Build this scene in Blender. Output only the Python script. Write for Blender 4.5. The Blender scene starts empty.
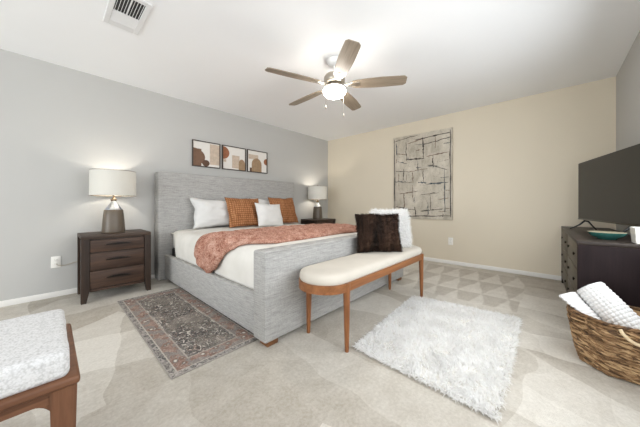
import bpy, bmesh, math, random
from math import sin, cos, pi, radians, sqrt
from mathutils import Vector, Matrix, noise as mnoise

random.seed(7)
S = bpy.context.scene
COL = S.collection

# ------------------------------------------------------------------ camera
cam_d = bpy.data.cameras.new('camera')
cam = bpy.data.objects.new('camera', cam_d)
COL.objects.link(cam)
cam.location = (0, 0, 0.977)
cam.rotation_euler = (radians(90), 0, radians(42.67 - 90))
cam_d.sensor_width = 36.0
cam_d.lens = 249.87 / 640 * 36
cam_d.shift_y = -9.77 / 640
cam_d.clip_start = 0.02
S.camera = cam

# ------------------------------------------------------------------ view, world, added fill lights
S.view_settings.view_transform = 'Standard'
S.view_settings.look = 'None'
S.view_settings.gamma = 1.0
S.view_settings.use_curve_mapping = False
S.view_settings.exposure = 0.09

W = bpy.data.worlds.new('sky')
S.world = W
W.use_nodes = True
bg = W.node_tree.nodes['Background']
bg.inputs[0].default_value = (0.86, 0.93, 1.0, 1)
bg.inputs[1].default_value = 1.6

def area(name, loc, target, sx, sy, power, col):
    d = bpy.data.lights.new(name, 'AREA')
    d.shape = 'RECTANGLE'; d.size = sx; d.size_y = sy
    d.energy = power; d.color = col
    o = bpy.data.objects.new(name, d); COL.objects.link(o)
    o.location = loc
    o.rotation_euler = (Vector(target) - Vector(loc)).to_track_quat('-Z', 'Y').to_euler()
    return o

# fill lights added at unseen openings behind and right of the camera
area('fill_light_back', (-4.5, 1.6, 1.1), (0, 1.6, 1.1), 3.2, 1.9, 110, (0.93, 0.97, 1.0))
area('fill_light_rear', (-1.6, -0.53, 1.4), (-1.6, 3, 1.2), 1.7, 1.3, 20, (0.93, 0.97, 1.0))
area('fill_light_right', (1.72, -0.53, 1.28), (1.72, 3, 0.5), 2.5, 1.0, 38, (0.93, 0.97, 1.0))
try:
    S.cycles.max_bounces = 12
    S.cycles.diffuse_bounces = 8
    S.cycles.sample_clamp_indirect = 8
    S.cycles.use_denoising = True
except Exception:
    pass

XF, YL, YR, XB, H = 4.4155, 3.8175, -0.555, -4.6, 2.44

# ------------------------------------------------------------------ helpers
def lin(r, g, b):
    f = lambda c: (c/255/12.92) if c/255 <= 0.04045 else ((c/255+0.055)/1.055)**2.4
    return (f(r), f(g), f(b), 1)

class N:
    """small node-graph helper"""
    def __init__(s, name):
        s.m = bpy.data.materials.new(name); s.m.use_nodes = True
        s.t = s.m.node_tree; s.b = s.t.nodes['Principled BSDF']; s.out = s.t.nodes['Material Output']
        s.co = None
    def new(s, kind, **kw):
        n = s.t.nodes.new(kind)
        for k, v in kw.items(): setattr(n, k, v)
        return n
    def link(s, a, b): s.t.links.new(a, b)
    def val(s, sock, v):
        if hasattr(v, 'is_linked') or isinstance(v, bpy.types.NodeSocket): s.link(v, sock)
        else: sock.default_value = v
    def coord(s, scale=(1, 1, 1), loc=(0, 0, 0), rot=(0, 0, 0), src='Object', vec=None):
        if vec is None:
            tc = s.new('ShaderNodeTexCoord'); vec = tc.outputs[src]
        mp = s.new('ShaderNodeMapping')
        mp.inputs['Scale'].default_value = scale; mp.inputs['Location'].default_value = loc
        mp.inputs['Rotation'].default_value = rot
        s.link(vec, mp.inputs['Vector']); return mp.outputs[0]
    def noise(s, vec, scale=5, detail=4, rough=0.55, dist=0.0):
        n = s.new('ShaderNodeTexNoise'); s.link(vec, n.inputs['Vector'])
        n.inputs['Scale'].default_value = scale; n.inputs['Detail'].default_value = detail
        n.inputs['Roughness'].default_value = rough; n.inputs['Distortion'].default_value = dist
        return n.outputs['Fac']
    def voro(s, vec, scale=5, out='Distance', feature='F1', rand=1.0):
        n = s.new('ShaderNodeTexVoronoi'); n.feature = feature; s.link(vec, n.inputs['Vector'])
        n.inputs['Scale'].default_value = scale; n.inputs['Randomness'].default_value = rand
        return n.outputs[out]
    def wave(s, vec, scale=5, dist=0, dscale=1, dirn='X', detail=2):
        n = s.new('ShaderNodeTexWave'); n.bands_direction = dirn; s.link(vec, n.inputs['Vector'])
        n.inputs['Scale'].default_value = scale; n.inputs['Distortion'].default_value = dist
        n.inputs['Detail'].default_value = detail; n.inputs['Detail Scale'].default_value = dscale
        return n.outputs['Fac']
    def math(s, op, a, b=0.0, c=0.0, clamp=False):
        n = s.new('ShaderNodeMath', operation=op); n.use_clamp = clamp
        s.val(n.inputs[0], a); s.val(n.inputs[1], b); s.val(n.inputs[2], c); return n.outputs[0]
    def ramp(s, fac, stops, mode='LINEAR'):
        n = s.new('ShaderNodeValToRGB'); n.color_ramp.interpolation = mode
        e = n.color_ramp.elements
        while len(e) < len(stops): e.new(0.5)
        for i, (p, c) in enumerate(stops): e[i].position = p; e[i].color = c
        s.link(fac, n.inputs[0]); return n.outputs[0]
    def mix(s, fac, a, b, mode='MIX'):
        n = s.new('ShaderNodeMix', data_type='RGBA', blend_type=mode)
        s.val(n.inputs[0], fac); s.val(n.inputs[6], a); s.val(n.inputs[7], b); return n.outputs[2]
    def sep(s, vec):
        n = s.new('ShaderNodeSeparateXYZ'); s.link(vec, n.inputs[0]); return n.outputs
    def bump(s, h, strength=0.3, dist=0.01):
        n = s.new('ShaderNodeBump'); n.inputs['Strength'].default_value = strength
        n.inputs['Distance'].default_value = dist; s.link(h, n.inputs['Height'])
        s.link(n.outputs[0], s.b.inputs['Normal'])
    def done(s, col=None, rough=0.6, metal=0.0, spec=0.4):
        if col is not None: s.val(s.b.inputs['Base Color'], col)
        s.val(s.b.inputs['Roughness'], rough); s.b.inputs['Metallic'].default_value = metal
        s.b.inputs['Specular IOR Level'].default_value = spec
        return s.m

def plain(name, c, rough=0.6, metal=0.0, spec=0.4, var=0.06, vs=20, bump=0.0, bs=200, bd=0.002):
    n = N(name); v = n.coord()
    f = n.noise(v, vs, 3)
    a = tuple(x*(1-var) for x in c[:3])+(1,); b = tuple(min(1, x*(1+var)) for x in c[:3])+(1,)
    if bump: n.bump(n.noise(v, bs, 3), bump, bd)
    return n.done(n.ramp(f, [(0.3, a), (0.7, b)]), rough, metal, spec)

def wood(name, dark, light, axis=0, rough=0.45, scale=1.0, spec=0.35):
    n = N(name); sc = [14*scale]*3; sc[axis] = 0.9*scale
    v = n.coord(tuple(sc))
    a = n.noise(v, 2.2, 6, 0.65, 0.6); b = n.noise(v, 9, 3, 0.6)
    f = n.math('ADD', n.math('MULTIPLY', a, 0.75), n.math('MULTIPLY', b, 0.25))
    n.bump(f, 0.12, 0.003)
    return n.done(n.ramp(f, [(0.3, dark), (0.68, light)]), rough, 0, spec)

def mobj(name, bm, m, parent=None, smooth=35, loc=(0, 0, 0)):
    me = bpy.data.meshes.new(name)
    bmesh.ops.recalc_face_normals(bm, faces=bm.faces[:])
    bm.to_mesh(me); bm.free()
    return link_mesh(name, me, m, parent, smooth, loc)

def link_mesh(name, me, m, parent=None, smooth=35, loc=(0, 0, 0)):
    o = bpy.data.objects.new(name, me); COL.objects.link(o)
    for x in (m if isinstance(m, (list, tuple)) else [m]): me.materials.append(x)
    if smooth is not None:
        for p in me.polygons: p.use_smooth = True
        if smooth < 180:
            try: me.set_sharp_from_angle(angle=radians(smooth))
            except Exception: pass
    if parent: o.parent = parent
    o.location = loc
    return o

def tag(o, label, cat, group=None):
    o['label'] = label; o['category'] = cat
    if group: o['group'] = group
    return o
def thing(name, label, cat, loc=(0, 0, 0), rz=0, group=None):
    o = bpy.data.objects.new(name, None); COL.objects.link(o)
    o.empty_display_size = 0.1
    o.location = loc; o.rotation_euler = (0, 0, rz)
    return tag(o, label, cat, group)
def struct(name, bm, m, parent=None, smooth=30):
    o = mobj(name, bm, m, parent, smooth)
    if parent is None: o['kind'] = 'structure'
    return o
def dup(root, loc, rz, label, group=None):
    r = root.copy(); COL.objects.link(r); r.location = loc; r.rotation_euler = (0, 0, rz)
    r['label'] = label
    if group: r['group'] = group
    for ch in list(root.children):
        c = ch.copy(); COL.objects.link(c); c.parent = r
        for g in list(ch.children):
            d = g.copy(); COL.objects.link(d); d.parent = c
    return r

def box(bm, x0, x1, y0, y1, z0, z1, bev=0.0, seg=2, mat=None):
    r = bmesh.ops.create_cube(bm, size=1.0)
    M = Matrix.Translation(((x0+x1)/2, (y0+y1)/2, (z0+z1)/2)) @ Matrix.Diagonal((x1-x0, y1-y0, z1-z0, 1))
    bmesh.ops.transform(bm, matrix=M, verts=r['verts'])
    vs = r['verts']
    if bev > 0:
        es = list({e for v in vs for e in v.link_edges})
        q = bmesh.ops.bevel(bm, geom=es, offset=bev, segments=seg, profile=0.5, affect='EDGES')
        vs = list({v for f in q['faces'] for v in f.verts} | {v for v in vs if v.is_valid})
    if mat is not None: bmesh.ops.transform(bm, matrix=mat, verts=vs)
    return vs
def B(*a, **k):
    bm = bmesh.new(); box(bm, *a, **k); return bm

def lathe(bm, prof, seg=32, c=(0, 0, 0), sx=1, sy=1, caps=True):
    rings = []
    for r, z in prof:
        rings.append([bm.verts.new((c[0]+r*sx*cos(2*pi*i/seg), c[1]+r*sy*sin(2*pi*i/seg), c[2]+z)) for i in range(seg)])
    for a, b in zip(rings, rings[1:]):
        for i in range(seg):
            j = (i+1) % seg
            bm.faces.new((a[i], a[j], b[j], b[i]))
    if caps:
        for r in (rings[0], rings[-1]):
            try: bm.faces.new(r)
            except Exception: pass
    return bm

def tube(bm, pts, rad, seg=8, closed=False):
    pts = [Vector(p) for p in pts]; n = len(pts)
    rads = rad if isinstance(rad, (list, tuple)) else [rad]*n
    rings = []; ref = Vector((0, 0, 1))
    for i, p in enumerate(pts):
        if closed: t = pts[(i+1) % n]-pts[i-1]
        else: t = pts[min(i+1, n-1)]-pts[max(i-1, 0)]
        t.normalize()
        u = t.cross(ref)
        if u.length < 0.05: u = t.cross(Vector((1, 0, 0)))
        u.normalize(); w = t.cross(u).normalized()
        rings.append([bm.verts.new(p+(u*cos(2*pi*k/seg)+w*sin(2*pi*k/seg))*rads[i]) for k in range(seg)])
    m = n if closed else n-1
    for i in range(m):
        a, b = rings[i], rings[(i+1) % n]
        for k in range(seg):
            l = (k+1) % seg
            bm.faces.new((a[k], a[l], b[l], b[k]))
    if not closed:
        bm.faces.new(rings[0]); bm.faces.new(rings[-1])
    return bm

def prism(bm, poly, a0, a1, axis='z'):
    """extrude a 2-D polygon from a0 to a1 along axis"""
    def P(u, v, w):
        return {'z': (u, v, w), 'y': (u, w, v), 'x': (w, u, v)}[axis]
    lo = [bm.verts.new(P(u, v, a0)) for u, v in poly]; hi = [bm.verts.new(P(u, v, a1)) for u, v in poly]
    bm.faces.new(lo); bm.faces.new(hi)
    n = len(poly)
    for i in range(n):
        j = (i+1) % n
        bm.faces.new((lo[i], lo[j], hi[j], hi[i]))
    return bm

def leg(bm, cx, cy, z0, z1, r0, r1, seg=14, dx=0, dy=0, square=False):
    """tapered leg: r0 at the foot, r1 at the top; dx,dy offset of the foot"""
    k = 4 if square else seg
    off = pi/4 if square else 0; f = sqrt(2) if square else 1
    ring = lambda z, r, ox, oy: [bm.verts.new((cx+ox+r*f*cos(off+2*pi*i/k), cy+oy+r*f*sin(off+2*pi*i/k), z)) for i in range(k)]
    R = [ring(z0+(z1-z0)*t, r0+(r1-r0)*(t**0.8), dx*(1-t), dy*(1-t)) for t in (0, .02, .3, .6, .85, 1)]
    for v in R[0]: v.co.x = cx+dx+(v.co.x-cx-dx)*0.9; v.co.y = cy+dy+(v.co.y-cy-dy)*0.9
    for a, b in zip(R, R[1:]):
        for i in range(k): bm.faces.new((a[i], a[(i+1) % k], b[(i+1) % k], b[i]))
    bm.faces.new(R[0]); bm.faces.new(R[-1])
    return bm

def fnoise(x, y, z): return mnoise.noise(Vector((x, y, z)))

def pillow_bm(w, h, t, n=28, pinch=0.07, wr=0.012, seed=0, sag=0.0, edge=0.35):
    """plump cushion standing on its lower edge: x width, y thickness, z height from 0"""
    bm = bmesh.new(); g = {}
    for side in (0, 1):
        for i in range(n+1):
            for j in range(n+1):
                u = -1+2*i/n; v = -1+2*j/n
                edg = i in (0, n) or j in (0, n)
                if side == 1 and edg: g[1, i, j] = g[0, i, j]; continue
                x = u*w/2*(1-pinch*(1-v*v)*abs(u)**2)
                z = v*h/2*(1-pinch*(1-u*u)*abs(v)**2)
                prof = (max(0, (1-u**4))*max(0, (1-v**4)))**(0.5+edge*0.3)
                th = t/2*prof*(0.72+0.28*(1-u*u)*(1-v*v))
                d = (wr*fnoise(u*2.1+seed, v*2.1, side*7+seed)+wr*0.5*fnoise(u*5+seed, v*5, 3+side))*min(1, prof*2)
                y = (-1 if side == 0 else 1)*(th+d)
                z -= sag*(1-u*u)*(1 if v > 0 else 0)*v
                x += wr*0.6*fnoise(v*2+seed, side, 9)*abs(u); z += wr*0.6*fnoise(u*2+seed, side, 5)*abs(v)
                g[side, i, j] = bm.verts.new((x, y, z))
    zmin = min(v.co.z for v in bm.verts)
    for v in bm.verts: v.co.z -= zmin
    for side in (0, 1):
        for i in range(n):
            for j in range(n):
                q = [g[side, i, j], g[side, i+1, j], g[side, i+1, j+1], g[side, i, j+1]]
                bm.faces.new(q if side == 0 else q[::-1])
    return bm

def fur_mesh(name, samples, length, width, jit, droop=0.0, curl=0.3):
    """samples: list of (point, normal); each becomes a tapered two-segment strand"""
    V, F = [], []
    R = random.random
    for p, nrm in samples:
        d = Vector((R()-.5, R()-.5, R()-.5))*jit
        L = length*(0.6+0.7*R())
        a = (nrm+d).normalized()
        d2 = Vector((R()-.5, R()-.5, R()-.5))*curl*2
        b = (a+d2+Vector((0, 0, -droop))).normalized()
        s = a.cross(Vector((R()-.5, R()-.5, R()-.5)))
        if s.length < 1e-4: continue
        s.normalize(); s = s*width*0.5
        p1 = p+a*L*0.5; p2 = p1+b*L*0.5
        k = len(V)
        V += [p-s, p+s, p1+s*0.85, p1-s*0.85, p2]
        F += [(k, k+1, k+2, k+3), (k+3, k+2, k+4)]
    me = bpy.data.meshes.new(name)
    me.from_pydata([tuple(v) for v in V], [], F); me.update()
    return me

def sample_faces(bm, n):
    fs = [f for f in bm.faces]; bm.normal_update()
    ar = [f.calc_area() for f in fs]
    pick = random.choices(fs, ar, k=n); out = []
    for f in pick:
        vs = [v.co for v in f.verts]; w = [random.random()+1e-3 for _ in vs]; s = sum(w)
        p = Vector((0, 0, 0))
        for a, b in zip(vs, w): p += a*(b/s)
        out.append((p, f.normal.copy()))
    return out

# ------------------------------------------------------------------ materials
def wall_mat(name, c):
    n = N(name); v = n.coord()
    n.bump(n.noise(v, 55, 4, 0.6), 0.10, 0.004)
    f = n.noise(v, 1.2, 3)
    return n.done(n.ramp(f, [(0.3, tuple(x*0.98 for x in c[:3])+(1,)), (0.7, c)]), 0.85, 0, 0.2)
M_gray = wall_mat('pale_grey_wall_paint', lin(190, 189, 186))
M_beige = wall_mat('tan_wall_paint', lin(220, 210, 191))
M_ceil = wall_mat('white_ceiling_paint', lin(246, 247, 248))
M_trim = plain('white_trim_paint', lin(232, 230, 226), 0.4, var=0.01)

def carpet_mat():
    n = N('beige_carpet'); v = n.coord()
    X, Y, Z = n.sep(v)
    wob = n.coord(vec=v)
    d = n.new('ShaderNodeVectorMath', operation='ADD'); n.link(v, d.inputs[0])
    nz = n.new('ShaderNodeTexNoise'); nz.inputs['Scale'].default_value = 1.7; n.link(v, nz.inputs['Vector'])
    sc = n.new('ShaderNodeVectorMath', operation='SCALE'); n.link(nz.outputs['Color'], sc.inputs[0]); sc.inputs['Scale'].default_value = 0.25
    n.link(sc.outputs[0], d.inputs[1])
    # broad vacuum strokes: long angular patches of nap
    v1 = n.coord((2.6, 0.9, 1), rot=(0, 0, 0.5), vec=d.outputs[0])
    cell = n.voro(v1, 1.0, 'Color'); cr = n.sep(cell)[0]
    v2 = n.coord((0.9, 3.0, 1), rot=(0, 0, -0.35), vec=d.outputs[0])
    cell2 = n.voro(v2, 0.8, 'Color'); cr2 = n.sep(cell2)[1]
    strokes = n.math('ADD', n.math('MULTIPLY', cr, 0.6), n.math('MULTIPLY', cr2, 0.4))
    # rows of triangular vacuum marks in front of the tan wall
    n2 = n.new('ShaderNodeTexNoise'); n2.inputs['Scale'].default_value = 5.0; n.link(v, n2.inputs['Vector'])
    s2 = n.new('ShaderNodeVectorMath', operation='SCALE'); n.link(n2.outputs['Color'], s2.inputs[0]); s2.inputs['Scale'].default_value = 0.07
    d2 = n.new('ShaderNodeVectorMath', operation='ADD'); n.link(v, d2.inputs[0]); n.link(s2.outputs[0], d2.inputs[1])
    X, Y, Z = n.sep(d2.outputs[0])
    x0, per, rowh = 4.24, 0.23, 0.52
    dist = n.math('SUBTRACT', x0, X)
    row = n.math('DIVIDE', dist, rowh)
    fr = n.math('FRACT', row)
    shift = n.math('MULTIPLY', n.math('FLOOR', row), 0.5)
    u = n.math('FRACT', n.math('ADD', n.math('DIVIDE', Y, per), shift))
    tri = n.math('ABSOLUTE', n.math('SUBTRACT', u, 0.5))
    inside = n.math('MULTIPLY', n.math('ADD', n.math('SUBTRACT', n.math('MULTIPLY', fr, 0.5), tri), 0.04), 12.0, clamp=True)
    zone = n.math('MULTIPLY', n.math('GREATER_THAN', dist, 0.0), n.math('LESS_THAN', dist, rowh*2.6))
    zone = n.math('MULTIPLY', zone, n.math('MULTIPLY', n.math('LESS_THAN', Y, 1.5), n.math('GREATER_THAN', Y, 0.25)))
    tv = n.math('ADD', n.math('MULTIPLY', inside, 0.36), 0.27)
    m1 = n.new('ShaderNodeMix', data_type='FLOAT'); n.link(zone, m1.inputs[0]); n.link(strokes, m1.inputs[2]); n.link(tv, m1.inputs[3])
    nap = m1.outputs[0]
    fine = n.noise(v, 60, 5, 0.7); mid = n.noise(v, 9, 4, 0.6)
    f = n.math('ADD', n.math('MULTIPLY', nap, 0.62), n.math('MULTIPLY', mid, 0.38))
    c = n.ramp(f, [(0.26, lin(172, 163, 150)), (0.70, lin(224, 219, 210))])
    c = n.mix(0.22, c, n.ramp(fine, [(0.3, lin(140, 132, 120)), (0.7, lin(240, 236, 228))]))
    n.bump(n.noise(v, 240, 3, 0.7), 0.55, 0.008)
    return n.done(c, 0.95, 0, 0.1)
M_carpet = carpet_mat()

def linen_mat(name, c0, c1, sc=(3, 3, 60)):
    n = N(name); v = n.coord(sc)
    a = n.noise(v, 4.5, 6, 0.75)
    v2 = n.coord((90, 90, 12)); b = n.noise(v2, 3, 2)
    f = n.math('ADD', n.math('MULTIPLY', a, 0.8), n.math('MULTIPLY', b, 0.2))
    n.bump(f, 0.25, 0.004)
    return n.done(n.ramp(f, [(0.33, c0), (0.66, c1)]), 0.9, 0, 0.15)
M_linen = linen_mat('grey_slub_linen', lin(132, 131, 129), lin(196, 194, 191), (2.5, 2.5, 62))
M_black = plain('black_fabric', lin(26, 26, 27), 0.9)
M_footwood = wood('brown_foot_wood', lin(95, 62, 38), lin(140, 96, 62))
def cloth(name, c, var=0.04, bs=260, bstr=0.25, rough=0.95):
    return plain(name, c, rough, spec=0.1, var=var, vs=6, bump=bstr, bs=bs, bd=0.003)
M_white_cotton = cloth('white_cotton', lin(214, 213, 211))
M_cushion_cream = cloth('cream_upholstery', lin(200, 193, 182))
def quilt_mat():
    n = N('ivory_quilt'); v = n.coord()
    w1 = n.noise(n.coord((26, 26, 26)), 3, 3); fold = n.noise(v, 5, 3)
    h = n.math('ADD', n.math('MULTIPLY', w1, 0.4), fold)
    n.bump(h, 0.3, 0.012)
    return n.done(n.ramp(fold, [(0.3, lin(217, 214, 207)), (0.7, lin(227, 224, 218))]), 0.95, 0, 0.1)
M_quilt = quilt_mat()
def knit_mat():
    n = N('dusty_pink_knit'); v = n.coord()
    a = n.voro(n.coord((1, 1, 1)), 85, 'Distance'); b = n.noise(v, 16, 4, 0.6)
    n.bump(n.math('ADD', n.math('MULTIPLY', a, -1.0), b), 0.9, 0.012)
    f = n.math('SUBTRACT', n.math('ADD', b, 0.25), n.math('MULTIPLY', a, 0.55))
    return n.done(n.ramp(f, [(0.2, lin(144, 96, 80)), (0.45, lin(186, 137, 118)), (0.7, lin(212, 174, 157))]), 0.95, 0, 0.1)
M_knit = knit_mat()
def rust_mat():
    n = N('rust_waffle_weave'); v = n.coord()
    X, Y, Z = n.sep(v)
    gx = n.math('ABSOLUTE', n.math('SINE', n.math('MULTIPLY', X, 105.0)))
    gz = n.math('ABSOLUTE', n.math('SINE', n.math('MULTIPLY', Z, 105.0)))
    g = n.math('MULTIPLY', gx, gz)
    ns = n.noise(v, 40, 4, 0.7); big = n.noise(n.coord((14, 4, 4)), 2, 2)
    f = n.math('ADD', n.math('MULTIPLY', g, 0.30), n.math('ADD', n.math('MULTIPLY', ns, 0.45), n.math('MULTIPLY', big, 0.35)))
    n.bump(f, 0.7, 0.008)
    return n.done(n.ramp(f, [(0.28, lin(100, 62, 38)), (0.52, lin(150, 100, 66)), (0.78, lin(190, 142, 104))]), 0.95, 0, 0.1)
M_rust = rust_mat()
M_walnut = wood('dark_walnut', lin(30, 23, 19), lin(80, 62, 50), 0, 0.5)
M_walnut_v = wood('dark_walnut_upright', lin(28, 22, 18), lin(68, 52, 42), 2, 0.5)
M_walnut_d = wood('dark_walnut_drawer', lin(26, 19, 16), lin(92, 68, 54), 0, 0.5, 0.7)
M_pull = plain('dark_bronze_pull', lin(34, 29, 26), 0.4, 0.6)
M_gap = plain('dark_gap', lin(14, 12, 11), 0.9)
M_honey = wood('honey_brown_wood', lin(108, 66, 38), lin(160, 106, 66), 0, 0.38, 0.8)
M_honey_v = wood('honey_brown_wood_upright', lin(106, 64, 37), lin(154, 101, 62), 2, 0.38, 0.8)
M_chest = wood('old_brown_wood', lin(84, 54, 38), lin(134, 92, 66), 0, 0.4, 0.8)
M_chest_v = wood('old_brown_wood_upright', lin(80, 52, 36), lin(126, 86, 62), 2, 0.4, 0.8)
def boucle_mat():
    n = N('white_boucle'); v = n.coord()
    a = n.voro(v, 170, 'Distance'); b = n.noise(v, 60, 4, 0.7)
    h = n.math('SUBTRACT', b, n.math('MULTIPLY', a, 0.5)); n.bump(h, 0.35, 0.006)
    return n.done(n.ramp(h, [(0.0, lin(190, 189, 188)), (0.35, lin(220, 219, 219))]), 0.95, 0, 0.1)
M_boucle = boucle_mat()
M_lampbase = plain('taupe_ceramic', lin(98, 87, 74), 0.38, spec=0.5, var=0.05)
M_mercury = plain('silvered_glass', lin(205, 212, 224), 0.12, 0.95, var=0.05, vs=40)
M_bronze = plain('bronze_metal', lin(120, 104, 84), 0.3, 0.8)
M_nickel = plain('brushed_nickel', lin(176, 168, 156), 0.28, 0.9)
M_whitem = plain('white_enamel', lin(236, 236, 234), 0.35, var=0.01)
M_blade = wood('driftwood_blade', lin(122, 108, 92), lin(164, 149, 130), 0, 0.4, 0.8)
def shade_mat():
    n = N('cream_lampshade'); v = n.coord((40, 40, 300))
    c = n.ramp(n.noise(v, 3, 2), [(0.3, lin(204, 201, 193)), (0.7, lin(212, 210, 203))])
    n.done(c, 0.9, 0, 0.1)
    tr = n.new('ShaderNodeBsdfTranslucent'); n.link(c, tr.inputs[0])
    mx = n.new('ShaderNodeMixShader'); mx.inputs[0].default_value = 0.035
    n.link(n.b.outputs[0], mx.inputs[1]); n.link(tr.outputs[0], mx.inputs[2]); n.link(mx.outputs[0], n.out.inputs[0])
    return n.m
M_shade = shade_mat()
def emit(name, c, st):
    n = N(name); n.done(c, 0.4); n.b.inputs['Emission Color'].default_value = c
    n.b.inputs['Emission Strength'].default_value = st; return n.m
M_globe = emit('lit_frosted_glass', (1, 0.95, 0.88, 1), 45.0)
M_bulb = emit('lit_bulb', (1, 0.90, 0.76, 1), 5.0)
def fur_mat(name, c0, c1, tr=0.25, scale=30):
    n = N(name); v = n.coord()
    c = n.ramp(n.noise(v, scale, 3), [(0.3, c0), (0.7, c1)]); n.done(c, 0.9, 0, 0.1)
    t = n.new('ShaderNodeBsdfTranslucent'); n.link(c, t.inputs[0])
    mx = n.new('ShaderNodeMixShader'); mx.inputs[0].default_value = tr
    n.link(n.b.outputs[0], mx.inputs[1]); n.link(t.outputs[0], mx.inputs[2]); n.link(mx.outputs[0], n.out.inputs[0])
    return n.m
M_wfur = fur_mat('white_shag', lin(246, 245, 244), lin(252, 252, 251), 0.45)
M_wback = cloth('white_rug_backing', lin(225, 222, 216))
def dark_fur():
    n = N('dark_brown_fur'); v = n.coord((9, 3, 1.4))
    f = n.noise(v, 2.2, 3, 0.6, 0.3)
    c = n.ramp(f, [(0.35, lin(22, 15, 11)), (0.62, lin(66, 47, 36)), (0.8, lin(98, 76, 60))])
    n.bump(n.noise(n.coord((60, 60, 14)), 4, 3), 0.6, 0.006)
    return n.done(c, 0.75, 0, 0.2)
M_dfur = dark_fur()
M_espresso = wood('espresso_veneer', lin(27, 19, 20), lin(40, 29, 30), 2, 0.6, 1.0, 0.15)
M_espresso_t = wood('espresso_top', lin(34, 27, 24), lin(58, 48, 42), 0, 0.45)
M_drawerolive = wood('weathered_drawer_wood', lin(48, 42, 33), lin(88, 78, 62), 0, 0.45)
M_tvblack = plain('black_plastic', lin(22, 22, 23), 0.4)
M_screen = plain('dark_screen_glass', lin(18, 17, 16), 0.3, spec=0.25, var=0.0)
M_teal = plain('teal_glaze', lin(52, 104, 98), 0.25, spec=0.6, var=0.2, vs=14)
M_bowlin = plain('sand_glaze', lin(176, 166, 140), 0.3, var=0.1)
M_ceramic = plain('white_ceramic', lin(232, 230, 224), 0.3, var=0.02)
def wicker_mat(name, a, b, c):
    n = N(name); v = n.coord()
    isl = n.new('ShaderNodeNewGeometry').outputs['Random Per Island']
    f = n.noise(n.coord((8, 8, 60)), 3.5, 4, 0.65); g = n.noise(v, 45, 3)
    h = n.math('ADD', n.math('MULTIPLY', f, 0.35), n.math('ADD', n.math('MULTIPLY', g, 0.30), n.math('MULTIPLY', isl, 0.35)))
    n.bump(g, 0.5, 0.004)
    return n.done(n.ramp(h, [(0.30, a), (0.48, b), (0.66, c)]), 0.6, 0, 0.3)
M_wicker = wicker_mat('brown_seagrass', lin(66, 47, 31), lin(136, 104, 72), lin(192, 160, 120))
M_rope = wicker_mat('pale_rope', lin(186, 160, 122), lin(206, 184, 148), lin(226, 208, 176))
M_waffle = cloth('white_waffle_cotton', lin(220, 219, 218), 0.02, 300, 0.3)
M_plate = plain('white_plastic', lin(238, 236, 230), 0.35, var=0.01)
M_slot = plain('dark_slots', lin(40, 38, 36), 0.6)
M_vent = plain('white_vent_metal', lin(226, 226, 226), 0.5, var=0.01)
M_ventdark = plain('dark_duct', lin(58, 58, 58), 0.9)

# ------------------------------------------------------------------ room shell
T = 0.12
struct('floor', B(XB-T, XF+T, YR-T, YL+T, -0.1, 0.0), M_carpet)
struct('ceiling', B(XB-T, XF+T, YR-T, YL+T, H, H+0.1), M_ceil)
struct('wall_left', B(XB-T, XF+T, YL, YL+T, 0, H), M_gray)
struct('wall_far', B(XF, XF+T, YR, YL, 0, H), M_beige)
def wall_hole(axis, a0, a1, w0, w1, h0, h1, p0, p1):
    bm = bmesh.new()
    for u0, u1, z0, z1 in ((a0, w0, 0, H), (w1, a1, 0, H), (w0, w1, 0, h0), (w0, w1, h1, H)):
        if axis == 'y': box(bm, p0, p1, u0, u1, z0, z1)
        else: box(bm, u0, u1, p0, p1, z0, z1)
    return bm
struct('wall_back', wall_hole('y', YR, YL, -0.1, 3.3, 0.05, 2.15, XB-T, XB), M_gray)
bm = wall_hole('x', -0.2, XF+T, 0.4, 3.05, 0.75, 1.85, YR-T, YR)
for u0, u1, z0, z1 in ((XB-T, -2.5, 0, H), (-0.7, -0.2, 0, H), (-2.5, -0.7, 0, 0.7), (-2.5, -0.7, 2.1, H)): box(bm, u0, u1, YR-T, YR, z0, z1)
struct('wall_right', bm, M_gray)
def glass_mat():
    n = N('window_glass'); n.done((1, 1, 1, 1), 0.0); n.b.inputs['Transmission Weight'].default_value = 1.0
    n.b.inputs['IOR'].default_value = 1.05; return n.m
M_glass = glass_mat()
def added_window(name, axis, w0, w1, h0, h1, p0, p1):  # all out of view, added as openings for the fill lights
    bm = bmesh.new(); f = 0.05; mid = (w0+w1)/2
    for u0, u1, z0, z1 in ((w0, w0+f, h0, h1), (w1-f, w1, h0, h1), (w0+f, w1-f, h0, h0+f), (w0+f, w1-f, h1-f, h1), (mid-f/2, mid+f/2, h0+f, h1-f)):
        if axis == 'y': box(bm, p0, p1, u0, u1, z0, z1, 0.004)
        else: box(bm, u0, u1, p0, p1, z0, z1, 0.004)
    w = struct(name, bm, M_trim)
    m = (p0+p1)/2
    for a, b in ((w0+f, mid-f/2), (mid+f/2, w1-f)):
        g = B(m-.003, m+.003, a, b, h0+f, h1-f) if axis == 'y' else B(a, b, m-.003, m+.003, h0+f, h1-f)
        mobj('pane', g, M_glass, w)
added_window('added_window_1', 'y', -0.1, 3.3, 0.05, 2.15, XB-0.09, XB-0.04)
added_window('added_window_2', 'x', 0.4, 3.05, 0.75, 1.85, YR-0.09, YR-0.04)
added_window('added_window_3', 'x', -2.5, -0.7, 0.7, 2.1, YR-0.09, YR-0.04)
def baseboard(name, pts):
    bm = bmesh.new(); box(bm, *pts, 0.0, 0.058, 0.005)
    struct(name, bm, M_trim)
baseboard('baseboard_left', (XB, XF, YL-0.014, YL))
baseboard('baseboard_far', (XF-0.014, XF, YR+0.014, YL-0.014))
baseboard('baseboard_right', (XB, XF, YR, YR+0.014))
baseboard('baseboard_back', (XB, XB+0.014, YR+0.014, YL-0.014))

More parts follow.
